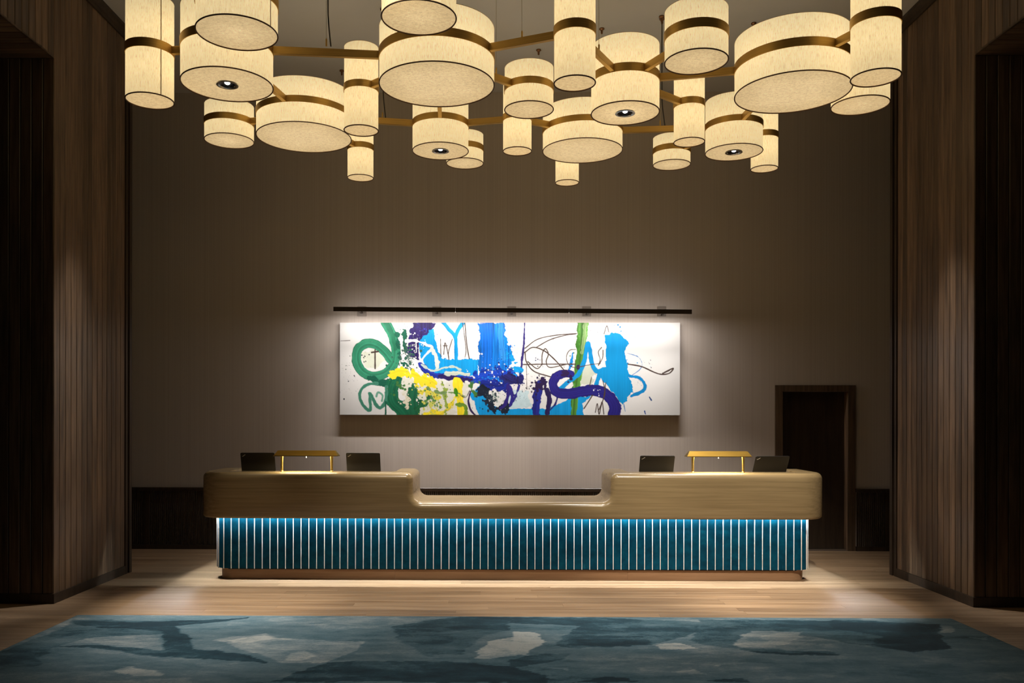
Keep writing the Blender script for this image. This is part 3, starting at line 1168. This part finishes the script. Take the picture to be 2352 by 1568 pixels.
# yellow
stroke(A_([(640, 880), (740, 850), (880, 890), (1000, 930), (1080, 975)]), 84, YEL, rough=10, streak=.3)
splat(*p1_(960, 960), 60, 80, 13, YEL, 14)
stroke(A_([(1335, 950), (1350, 1060), (1375, 1180), (1385, 1320)]), 104, YEL, 70, rough=3, streak=.2)
stroke(A_([(1330, 1100), (1260, 1190), (1170, 1290)]), 54, (232, 212, 60), rough=6)
stroke(A_([(970, 1040), (1060, 1060), (1120, 1110)]), 60, (236, 218, 70), rough=9)
stroke(A_([(1000, 1280), (1120, 1270)]), 50, YEL, rough=9)
splat(*p1_(1080, 1180), 110, 150, 10, (205, 205, 96), 15)
splat(*p1_(1080, 1140), 110, 110, 8, (92, 138, 70), 16)
stroke(A_([(1180, 950), (1215, 1080), (1215, 1310)]), 34, OLV, rough=8)
stroke(A_([(880, 1010), (1000, 1010), (1150, 1060), (1300, 1060), (1430, 1100)]), 16, (120, 150, 92), rough=5)
stroke(A_([(1420, 1310), (1420, 1200), (1330, 1180)]), 30, (110, 150, 50), rough=6)
stroke(A_([(1590, 960), (1530, 940), (1490, 980), (1500, 1060), (1560, 1080)]), 34, (70, 118, 54), rough=5)
stroke(A_([(1320, 1040), (1330, 1090)]), 40, (60, 130, 20), rough=3)
splat(*p1_(1100, 1100), 120, 70, 5, (40, 60, 60), 17)
# white and pale strokes over blue
stroke(A_([(800, 520), (900, 520), (1000, 555), (1075, 590), (1000, 670), (960, 720)]), 24, (226, 226, 224), rough=2.5, streak=.2)
stroke(A_([(1070, 600), (1110, 690), (1130, 790)]), 30, (214, 220, 214), rough=5, streak=.2)
stroke(A_([(960, 770), (1080, 835), (1200, 800), (1300, 790), (1370, 820)]), 18, (186, 204, 192), rough=3)
stroke(A_([(1220, 862), (1330, 858), (1460, 872)]), 40, (198, 206, 190), rough=4, streak=.2)
stroke(A_([(900, 520), (905, 640)]), 10, (220, 220, 220))
# dark knot in the middle
stroke(A_([(1560, 900), (1700, 870), (1880, 860), (1990, 900)]), 110, (20, 62, 176), rough=16, streak=.8)
stroke(A_([(1620, 980), (1780, 1000), (1900, 940)]), 90, (24, 40, 140), rough=16, streak=.8)
splat(*p1_(1800, 900), 120, 200, 7, (30, 34, 110), 18)
splat(*p1_(1700, 850), 120, 60, 5, (225, 228, 228), 19)
stroke(A_([(1600, 1040), (1680, 1100), (1720, 1200), (1780, 1230), (1860, 1225)]), 84, (26, 34, 52), rough=15, streak=.8)
splat(*p1_(1700, 1120), 80, 120, 8, (38, 52, 64), 20)
splat(*p1_(1740, 1100), 70, 60, 6, (150, 168, 160), 21)
stroke(A_([(1880, 985), (1880, 1090), (1840, 1190), (1800, 1225)]), 42, (48, 34, 120), 30, rough=2)
stroke(A_([(1900, 990), (1925, 1090), (1900, 1200)]), 22, (48, 34, 120), rough=2)
stroke(A_([(1480, 1050), (1458, 1150), (1480, 1240), (1540, 1310)]), 20, (46, 34, 80))
stroke(A_([(1370, 1090), (1430, 1110), (1475, 1030)]), 8, (46, 40, 50))
# right half
stroke(B_([(162, 325), (150, 560), (128, 780), (105, 920)]), 16, (52, 42, 116), 34, rough=2)
fill(B_([(0, 590), (30, 640), (60, 720), (0, 760)]), SKY, 10)
stroke(B_([(60, 800), (110, 830), (60, 880)]), 60, SKY, rough=12)
stroke(B_([(-20, 900), (40, 930), (110, 930)]), 90, (34, 34, 100), rough=12, streak=.7)
splat(*p2_(80, 930), 60, 90, 6, (30, 24, 70), 22)
stroke(B_([(10, 1000), (22, 1090), (10, 1205), (70, 1090), (105, 990)]), 20, (44, 40, 130), rough=2)
# green column
stroke(B_([(775, 320), (762, 560), (742, 760), (712, 960), (692, 1130), (678, 1320)]), 116, (84, 142, 56), 62, rough=3, streak=1.1)
stroke(B_([(800, 320), (790, 500), (770, 640)]), 40, (150, 176, 120), rough=4, streak=.9, op=.7)
stroke(B_([(740, 420), (720, 700), (690, 960)]), 26, (56, 116, 34), rough=4, op=.8)
# blue figure
stroke(B_([(530, 1030), (640, 940), (730, 870), (790, 740), (832, 545), (868, 730), (920, 835), (1000, 820)]), 46, (8, 142, 206), rough=1.2, streak=.2)
fill(B_([(1008, 468), (1080, 430), (1140, 432), (1200, 478), (1270, 545), (1225, 585), (1232, 720), (1262, 870), (1312, 1060), (1240, 1130), (1192, 1195), (1120, 1080), (990, 935), (930, 880), (960, 830), (1005, 790), (1022, 640)]), (6, 144, 208), 5, .12)
splat(*p2_(1230, 800), 100, 40, 6, (6, 144, 208), 23)
stroke(B_([(960, 850), (935, 930), (905, 1010)]), 42, (8, 142, 206), rough=1.5, streak=.2)
stroke(B_([(1265, 890), (1370, 910), (1430, 985), (1415, 1045), (1290, 1100)]), 32, (8, 130, 196), rough=2, streak=.2)
stroke(B_([(1250, 652), (1360, 690), (1402, 760), (1380, 820), (1300, 880)]), 8, (70, 130, 190))
stroke(B_([(672, 645), (655, 740), (630, 830)]), 28, (8, 130, 206), rough=3)
stroke(B_([(1210, 1180), (1225, 1260)]), 5, (8, 120, 190))
stroke(B_([(1480, 1110), (1500, 1140)]), 14, (50, 80, 130))
stroke(B_([(1430, 1260), (1438, 1285)]), 14, (40, 80, 150))
# indigo strokes
stroke(B_([(330, 970), (300, 1060), (290, 1180), (280, 1320)]), 92, (34, 40, 132), 84, rough=4, streak=.8)
splat(*p2_(300, 1000), 55, 90, 13, (42, 26, 66), 24)
stroke(B_([(345, 940), (380, 1000)]), 60, (42, 26, 70), rough=6)
stroke(B_([(400, 1035), (424, 1150), (400, 1275)]), 54, (40, 28, 80), rough=2)
stroke(B_([(512, 1100), (485, 1185), (430, 1245)]), 20, (40, 36, 110))
stroke(B_([(650, 870), (570, 865), (490, 905), (462, 985), (510, 1065), (630, 1078), (770, 1052), (890, 1040), (1010, 1075), (1090, 1150), (1118, 1230), (1095, 1320)]), 84, IND, 136, rough=2, streak=.55)
splat(*p2_(610, 865), 40, 70, 12, (44, 26, 72), 25)
splat(*p2_(930, 1050), 30, 10, 5, (225, 225, 235), 26)
# pencil lines
for ln, wd in (([(165, 600), (300, 505), (500, 462), (712, 445)], 7), ([(285, 590), (430, 510), (600, 462), (700, 450)], 7),
               ([(160, 645), (250, 590), (370, 628), (480, 720), (575, 825)], 8), ([(165, 640), (180, 740), (260, 840), (430, 898)], 8),
               ([(150, 770), (400, 766), (700, 766)], 8), ([(1255, 765), (1400, 792), (1530, 850), (1610, 872), (1690, 860), (1730, 810), (1640, 850), (1690, 830), (1620, 862)], 9),
               ([(345, 775), (348, 660), (380, 604), (412, 660), (390, 740), (430, 800), (600, 768)], 7), ([(195, 740), (290, 812), (345, 770)], 7),
               ([(700, 612), (640, 620), (605, 680), (620, 760), (690, 800), (860, 770), (960, 760)], 5), ([(1000, 450), (1030, 365), (1050, 430)], 5),
               ([(975, 590), (940, 640), (960, 720), (940, 780), (985, 700), (990, 620)], 5), ([(990, 940), (1010, 1080), (940, 1260)], 6),
               ([(1020, 960), (1000, 1100), (960, 1240)], 6), ([(880, 1090), (830, 1170), (790, 1230)], 8), ([(910, 1270), (930, 1180), (950, 1290), (980, 1160), (1000, 1290)], 6),
               ([(870, 900), (850, 990)], 6), ([(180, 780), (185, 1020)], 4)):
    stroke(B_(ln), wd * 1.55, PEN, rough=.3, streak=0)
for ln, wd in (([(1160, 500), (1165, 690)], 5), ([(1250, 715), (1245, 640), (1285, 500)], 6), ([(1195, 660), (1210, 540), (1248, 690)], 6), ([(1190, 570), (1235, 570)], 5),
               ([(1418, 330), (1440, 560), (1465, 705)], 7), ([(465, 610), (466, 810)], 10), ([(430, 640), (500, 630)], 12), ([(100, 520), (200, 515)], 4), ([(1395, 330), (1430, 600), (1420, 690)], 5)):
    stroke(A_(ln), wd * 1.55, PEN, rough=.3, streak=0)
for k, (cx, cy, sp, n, sz, col) in enumerate(((180, 900, 110, 40, 4, INK), (150, 1060, 60, 12, 6, INK), (360, 680, 40, 14, 5, INK), (160, 780, 60, 30, 4, (70, 90, 80)), (760, 400, 50, 30, 4, DGR),
                                            (1130, 450, 50, 20, 3, BLU), (1870, 650, 50, 60, 6, SKY), (520, 420, 120, 16, 3, (120, 130, 130)))):
    splat(*p1_(cx, cy), sp, n, sz, col, 60 + k, 1.3)
for k, (cx, cy, sp, n, sz, col) in enumerate(((300, 715, 16, 10, 5, (40, 60, 110)), (320, 880, 60, 22, 4, INK), (180, 1020, 60, 40, 4, INK), (1480, 760, 40, 14, 3, (90, 90, 110)), (1360, 950, 40, 14, 4, (60, 80, 110)),
                                            (120, 1100, 60, 24, 3, (60, 60, 90)), (460, 480, 60, 16, 3, (130, 140, 150)), (1180, 420, 70, 24, 5, (8, 130, 200)), (930, 430, 40, 16, 5, (140, 140, 150)), (700, 720, 60, 26, 4, (60, 110, 40)))):
    splat(*p2_(cx, cy), sp, n, sz, col, 90 + k, 1.2)
img = np.clip(img, 0, 1)

PDEP = .050
px, pz = np.meshgrid(np.linspace(PX0, PX1, CW), np.linspace(PZ1_, PZ0_, CH))
me = grid_mesh('painted_face', px, np.full(px.shape, YB - .012 - PDEP), pz)
ca = me.color_attributes.new('paint', 'FLOAT_COLOR', 'POINT')
ca.data.foreach_set('color', np.concatenate([img, np.ones((CH, CW, 1))], -1).reshape(-1).astype(np.float32))
me.materials.append(M['painting'])
pic = MB().box(PX0, PX1, YB - .0115 - PDEP, YB - .012, PZ0_, PZ1_).build('wall_painting', M['canvas'])
tag(pic, 'wide abstract canvas with green, blue, yellow and indigo brush strokes on the back wall', 'painting')
put('painted_face', me, pic)

# ------------------------------------------------------------------ picture light above the painting
PLX, PLY, PLZ = .165, 9.94, 2.886
pl = empty('picture_light', (PLX, PLY, PLZ))
tag(pl, 'long slim dark bar light on wall brackets above the abstract painting', 'picture light')
tl = math.radians(.45)
for a, b in ((-2.115, -.672), (-.668, .668), (.672, 2.115)):
    m = MB().prism([(-.024, -.023), (.024, -.023), (.024, .018), (.019, .023), (-.019, .023), (-.024, .018)], 'x', a, b)
    m.box(a, b, -.024, -.0205, -.0305, -.023)
    o = m.build('bar_segment', M['blackmetal'], pl)
    o.rotation_euler = (0, tl, 0)
o = MB().box(-2.10, 2.10, -.010, .018, -.0250, -.0232).build('led_strip', M['tube'], pl)
o.rotation_euler = (0, tl, 0)
for k in range(5):
    bx = (-1.672, -.752, .165, 1.081, 1.995)[k] - PLX
    bz = -math.tan(tl) * bx
    MB().box(bx - .054, bx + .054, YB - .012 - PLY, YB - .0005 - PLY, 2.857 - PLZ, 2.975 - PLZ).build('bracket_plate', M['plate'], pl)
    MB().box(bx - .012, bx + .012, .020, YB - .012 - PLY, bz - .010, bz + .010).build('bracket_arm', M['blackmetal'], pl)
area_light('picture_light_down', (0, .004, -.0256), (0, tl, 0), 4.18, .014, L_PICTURE, COOL, pl)
area_light('picture_light_lens', (0, .012, -.0258), (0, tl, 0), 4.18, .010, L_PICNARROW, COOL, pl, math.radians(70))
area_light('picture_light_wall', (0, .027, -.012), (PI / 2, 0, 0), 4.18, .012, L_PICWALL, COOL, pl)

# ------------------------------------------------------------------ chandelier of linen drums on a bronze frame
HB = 4.5
CO = (.3, 7.4, HB)
ch = empty('chandelier', CO)
tag(ch, 'sprawling chandelier of glowing linen drum shades joined by bronze bars', 'chandelier')
# x, y, radius, half height, small downlight in the bottom
DR_ = {
    'T1': (-2.757, 6.615, .180, .389, 0), 'A': (-2.126, 6.565, .348, .285, 1), 'B': (-1.823, 5.837, .276, .214, 0),
    'S525': (-2.646, 8.232, .234, .171, 0), 'F698': (-1.861, 8.032, .445, .209, 0), 'T829': (-1.208, 7.384, .149, .364, 0),
    'L827': (-1.478, 8.990, .137, .320, 0), 'C': (-.495, 6.743, .460, .223, 0), 'E': (-.537, 5.658, .251, .199, 0),
    'M1010': (-.572, 8.288, .275, .258, 1), 'S1068': (-.361, 9.036, .198, .153, 0), 'T1187': (.182, 8.118, .137, .315, 0),
    'S1213': (.268, 7.393, .214, .182, 0), 'T1318': (.571, 6.304, .154, .385, 0), 'F1337': (.847, 8.483, .399, .197, 0),
    'M1431': (1.084, 7.207, .288, .283, 1), 'S1598': (1.498, 6.386, .235, .192, 0), 'L1301': (.757, 9.267, .128, .298, 0),
    'T1581': (1.761, 7.780, .139, .343, 0), 'S1541': (1.877, 9.127, .198, .145, 0), 'M1686': (2.336, 8.367, .275, .251, 1),
    'L1755': (2.728, 8.651, .134, .332, 0), 'F1820': (2.411, 6.923, .456, .223, 0), 'T2010': (2.755, 6.170, .170, .404, 0),
    'S1975': (3.095, 7.227, .233, .213, 0)}
BARS = ['T1 A', 'A C', 'A B', 'A F698', 'C T1318', 'T1318 M1431', 'M1431 S1598', 'M1431 F1820', 'F1820 T2010', 'F1820 S1975', 'F1820 M1686',
        'M1431 T1581', 'T829 C', 'C E', 'C M1010', 'C S1213', 'F698 S525', 'F698 M1010', 'F698 L827', 'M1010 T1187', 'M1010 S1068',
        'T1187 F1337', 'F1337 L1301', 'F1337 M1686', 'M1686 S1541', 'M1686 L1755']
BT = .062


def shade_side(r, h, n=64):
    v, f, uv = [], [], []
    for i in range(n + 1):
        a = 2 * PI * i / n
        v += [(r * math.cos(a), r * math.sin(a), -h), (r * math.cos(a), r * math.sin(a), h)]
    for i in range(n):
        f.append((2 * i, 2 * i + 2, 2 * i + 3, 2 * i + 1))
        u0, u1 = r * 2 * PI * i / n, r * 2 * PI * (i + 1) / n
        o_ = (r * 31.7) % 3
        uv += [(u0 + o_, -h), (u1 + o_, -h), (u1 + o_, h), (u0 + o_, h)]
    me = bpy.data.meshes.new('drum_shade')
    me.from_pydata(v, [], f)
    ul = me.uv_layers.new(name='UVMap')
    ul.data.foreach_set('uv', np.array(uv, np.float32).reshape(-1))
    me.materials.append(M['linen'])
    me.polygons.foreach_set('use_smooth', [True] * len(f))
    return me


def ring_tube(r, z, t, n=64, k=6):
    m = MB()
    prof = [(r + t * math.cos(2 * PI * j / k), z + t * math.sin(2 * PI * j / k)) for j in range(k + 1)]
    return m.lathe(prof, n=n)


def disc(r, z, hole=0.0, n=64):
    m = MB()
    if hole:
        m.lathe([(hole, z), (r, z)], n=n)
    else:
        v = [(r * math.cos(2 * PI * i / n), r * math.sin(2 * PI * i / n), z) for i in range(n)]
        m.add(v, [tuple(range(n))])
    return m


for key, (x, y, r, h, spot) in DR_.items():
    o = put('drum_shade', shade_side(r, h), ch, (x - CO[0], y - CO[1], 0))
    bt = BT * (1.1 if y < 7.3 else .96)
    MB().lathe([(r + .0005, -bt / 2), (r + .006, -bt / 2), (r + .006, bt / 2), (r + .0005, bt / 2)], n=64).build('band', M['bronze'], o, smooth=40)
    pr = .0052 if y < 7.5 else .0048
    ring_tube(r, -h, pr).build('lower_piping', M['piping'], o, smooth=80)
    ring_tube(r, h, pr * .4).build('upper_piping', M['hem'], o, smooth=80)
    disc(r - .001, -h + .004, .078 if spot else 0).build('bottom_diffuser', M['diffuser'], o)
    sa = {'T1': -.72, 'B': -.35, 'S1187': -2.6}.get(key, 1.4)
    MB().box(r - .0005, r + .0012, -.0035, .0035, -h + .003, h - .003).build('seam', M['seam'], o).rotation_euler = (0, 0, sa)
    if spot:
        d = MB()
        d.lathe([(.062, -h + .004), (.066, -h - .004), (.074, -h - .006), (.084, -h - .004), (.086, -h + .003), (.078, -h + .004)], n=40)
        dl = d.build('downlight_ring', M['chrome'], o, smooth=50)
        MB().lathe([(.064, -h + .002), (.050, -h + .03), (.030, -h + .055), (.0, -h + .055)], n=32).build('reflector', M['reflector'], dl, smooth=50)
        MB().lathe([(0, -h + .004), (.012, -h + .006), (.020, -h + .012), (.022, -h + .054)], n=24).build('lens', M['lens'], dl)
        spot_light('drum_spot', (0, 0, -h - .008), (x, y, 0), L_DRUMSPOT * (.7 if key in ('A', 'M1686') else 1.1), WARM, 44, 1.0, o, .03).rotation_euler = (0, 0, 0)
    # bulbs
    if r > .33:
        pos = [(.52 * r * math.cos(a), .52 * r * math.sin(a), 0) for a in (.6, 2.17, 3.74, 5.31)]
        pw = L_BULB * r * r * .30
    elif h > .28:
        pos = [(0, 0, -h * .42), (0, 0, h * .42)]
        pw = L_BULB * (r * r * .8 + .008)
    else:
        pos = [(0, 0, 0)]
        pw = L_BULB * r * r * 1.0
    for p in pos:
        ld_ = bpy.data.lights.new('bulb', 'POINT')
        ld_.energy = pw
        ld_.color = (1, .92, .78)
        ld_.shadow_soft_size = .05
        lo = bpy.data.objects.new('bulb', ld_)
        lo.location = p
        link(lo, o)

for b in BARS:
    k0, k1 = b.split()
    (x0, y0, r0, *_), (x1, y1, r1, *_) = DR_[k0], DR_[k1]
    d = math.hypot(x1 - x0, y1 - y0)
    ux, uy = (x1 - x0) / d, (y1 - y0) / d
    s0, s1 = r0 + .001, d - r1 - .001
    m = MB()
    bh = BT * .48
    m.prism([(-.016, -bh), (.016, -bh), (.018, -bh + .003), (.018, bh - .003), (.016, bh), (-.016, bh), (-.018, bh - .003), (-.018, -bh + .003)], 'x', 0, s1 - s0)
    o = m.build('bar', M['bronze'], ch, loc=(x0 + ux * s0 - CO[0], y0 + uy * s0 - CO[1], 0))
    o.rotation_euler = (0, 0, math.atan2(uy, ux))

mount_me = MB().lathe([(0, ZC - HB), (.026, ZC - HB), (.027, ZC - HB - .010), (.012, ZC - HB - .020), (.010, ZC - HB - .055), (.0, ZC - HB - .060)], n=16).mesh('ceiling_mount', M['mount'], 40)
grip_me = MB().lathe([(0, .0), (.007, .0), (.007, .05), (.003, .06), (0, .06)], n=10).mesh('cable_grip', M['bronze'], 40)
WIRES = [((-1.354, 6.584), (-1.354, 6.592)), ((.174, 6.458), (.180, 6.472)), ((-.02, 7.15), (-.02, 7.147)), ((.789, 6.662), (.800, 6.708)), ((2.628, 6.369), (2.66, 6.374)),
         ((-1.13, 8.19), (-1.13, 8.177)), ((1.618, 8.36), (1.618, 8.422)), ((2.576, 8.512), (2.55, 8.522)), ((1.057, 8.619), (1.057, 8.619)), ((.434, 9.109), (.735, 9.24)), ((-1.8, 9.631), (-1.54, 9.02)),
         ((-2.5, 6.59), (-2.50, 6.59))]
for (ax, ay), (bx, by) in WIRES:
    put('ceiling_mount', mount_me, ch, (ax - CO[0], ay - CO[1], 0))
    zb_ = BT / 2
    if (bx, by) in ((1.057, 8.619),): zb_ = .197
    if (bx, by) == (.735, 9.24): zb_ = .298
    if (bx, by) == (-1.54, 9.02): zb_ = .32
    MB().tube([(bx - CO[0], by - CO[1], zb_), (ax - CO[0], ay - CO[1], ZC - HB - .05)], .0016, 6).build('cable', M['wire'], ch)
    if zb_ < .1: put('cable_grip', grip_me, ch, (bx - CO[0], by - CO[1], zb_ - .002))
for (bx, by, tx, ty) in ((-1.320, 6.60, -1.345, 6.607), (-1.10, 8.178, -1.125, 8.178), (1.665, 8.421, 1.632, 8.41)):
    pts = [(bx, by, HB + .03), (bx - .3 * (bx - tx), by, HB + .10), (tx + .004, ty, HB + .24), (tx, ty, HB + .4), (tx, ty, ZC - .02)]
    MB().tube([(p[0] - CO[0], p[1] - CO[1], p[2] - HB) for p in smooth_path(pts, 4)], .0055, 8).build('power_cord', M['cord'], ch)
    put('ceiling_mount', mount_me, ch, (tx - CO[0], ty - CO[1], 0))

# ------------------------------------------------------------------ downlights in the ceiling; desk and rug fills are added
def ceiling_spot(x, y, target, power, angle, blend_, lab, col=WARM):
    o = empty('ceiling_downlight', (x, y, ZC))
    tag(o, lab, 'downlight', 'recessed ceiling downlights')
    MB().lathe([(.045, -.002), (.050, -.010), (.066, -.008), (.068, -.0005), (.045, -.0005)], n=28).build('trim_ring', M['chrome'], o, smooth=40)
    MB().lathe([(0, -.004), (.045, -.004)], n=28).build('lens', M['lens'], o)
    spot_light('spot', (0, 0, -.03), target, power, col, angle, blend_, o, .04)


ceiling_spot(-2.58, 7.62, (-2.36, 7.30, 0), L_CEILSPOT, 25, 1.0, 'recessed ceiling downlight above the left end of the desk')
ceiling_spot(2.83, 7.62, (2.62, 7.30, 0), L_CEILSPOT, 25, 1.0, 'recessed ceiling downlight above the right end of the desk')
ceiling_spot(-1.25, 3.9, (.1, 8.2, .75), L_DESKFILL_A, 40, 1.0, 'added ceiling spot brightening the desk front from over the left half of the rug')
ceiling_spot(1.85, 3.9, (2.35, 8.2, .85), L_DESKFILL_B, 32, 1.0, 'added ceiling spot brightening the desk front from over the right half of the rug')
ceiling_spot(-2.60, 7.95, (XL, 7.38, 1.7), L_WALLSPOT, 19, .8, 'recessed ceiling spot turned towards the left wood wall', COOL)
ceiling_spot(2.83, 7.95, (XR, 7.38, 1.7), L_WALLSPOT, 19, .8, 'recessed ceiling spot turned towards the right wood wall', COOL)
ceiling_spot(-1.55, 4.45, (-1.05, 5.8, 0), L_RUGFILL, 48, 1.0, 'added ceiling downlight brightening the rug in front of the chandelier on the left')
ceiling_spot(1.80, 4.45, (1.25, 5.8, 0), L_RUGFILL, 48, 1.0, 'added ceiling downlight brightening the rug in front of the chandelier on the right')
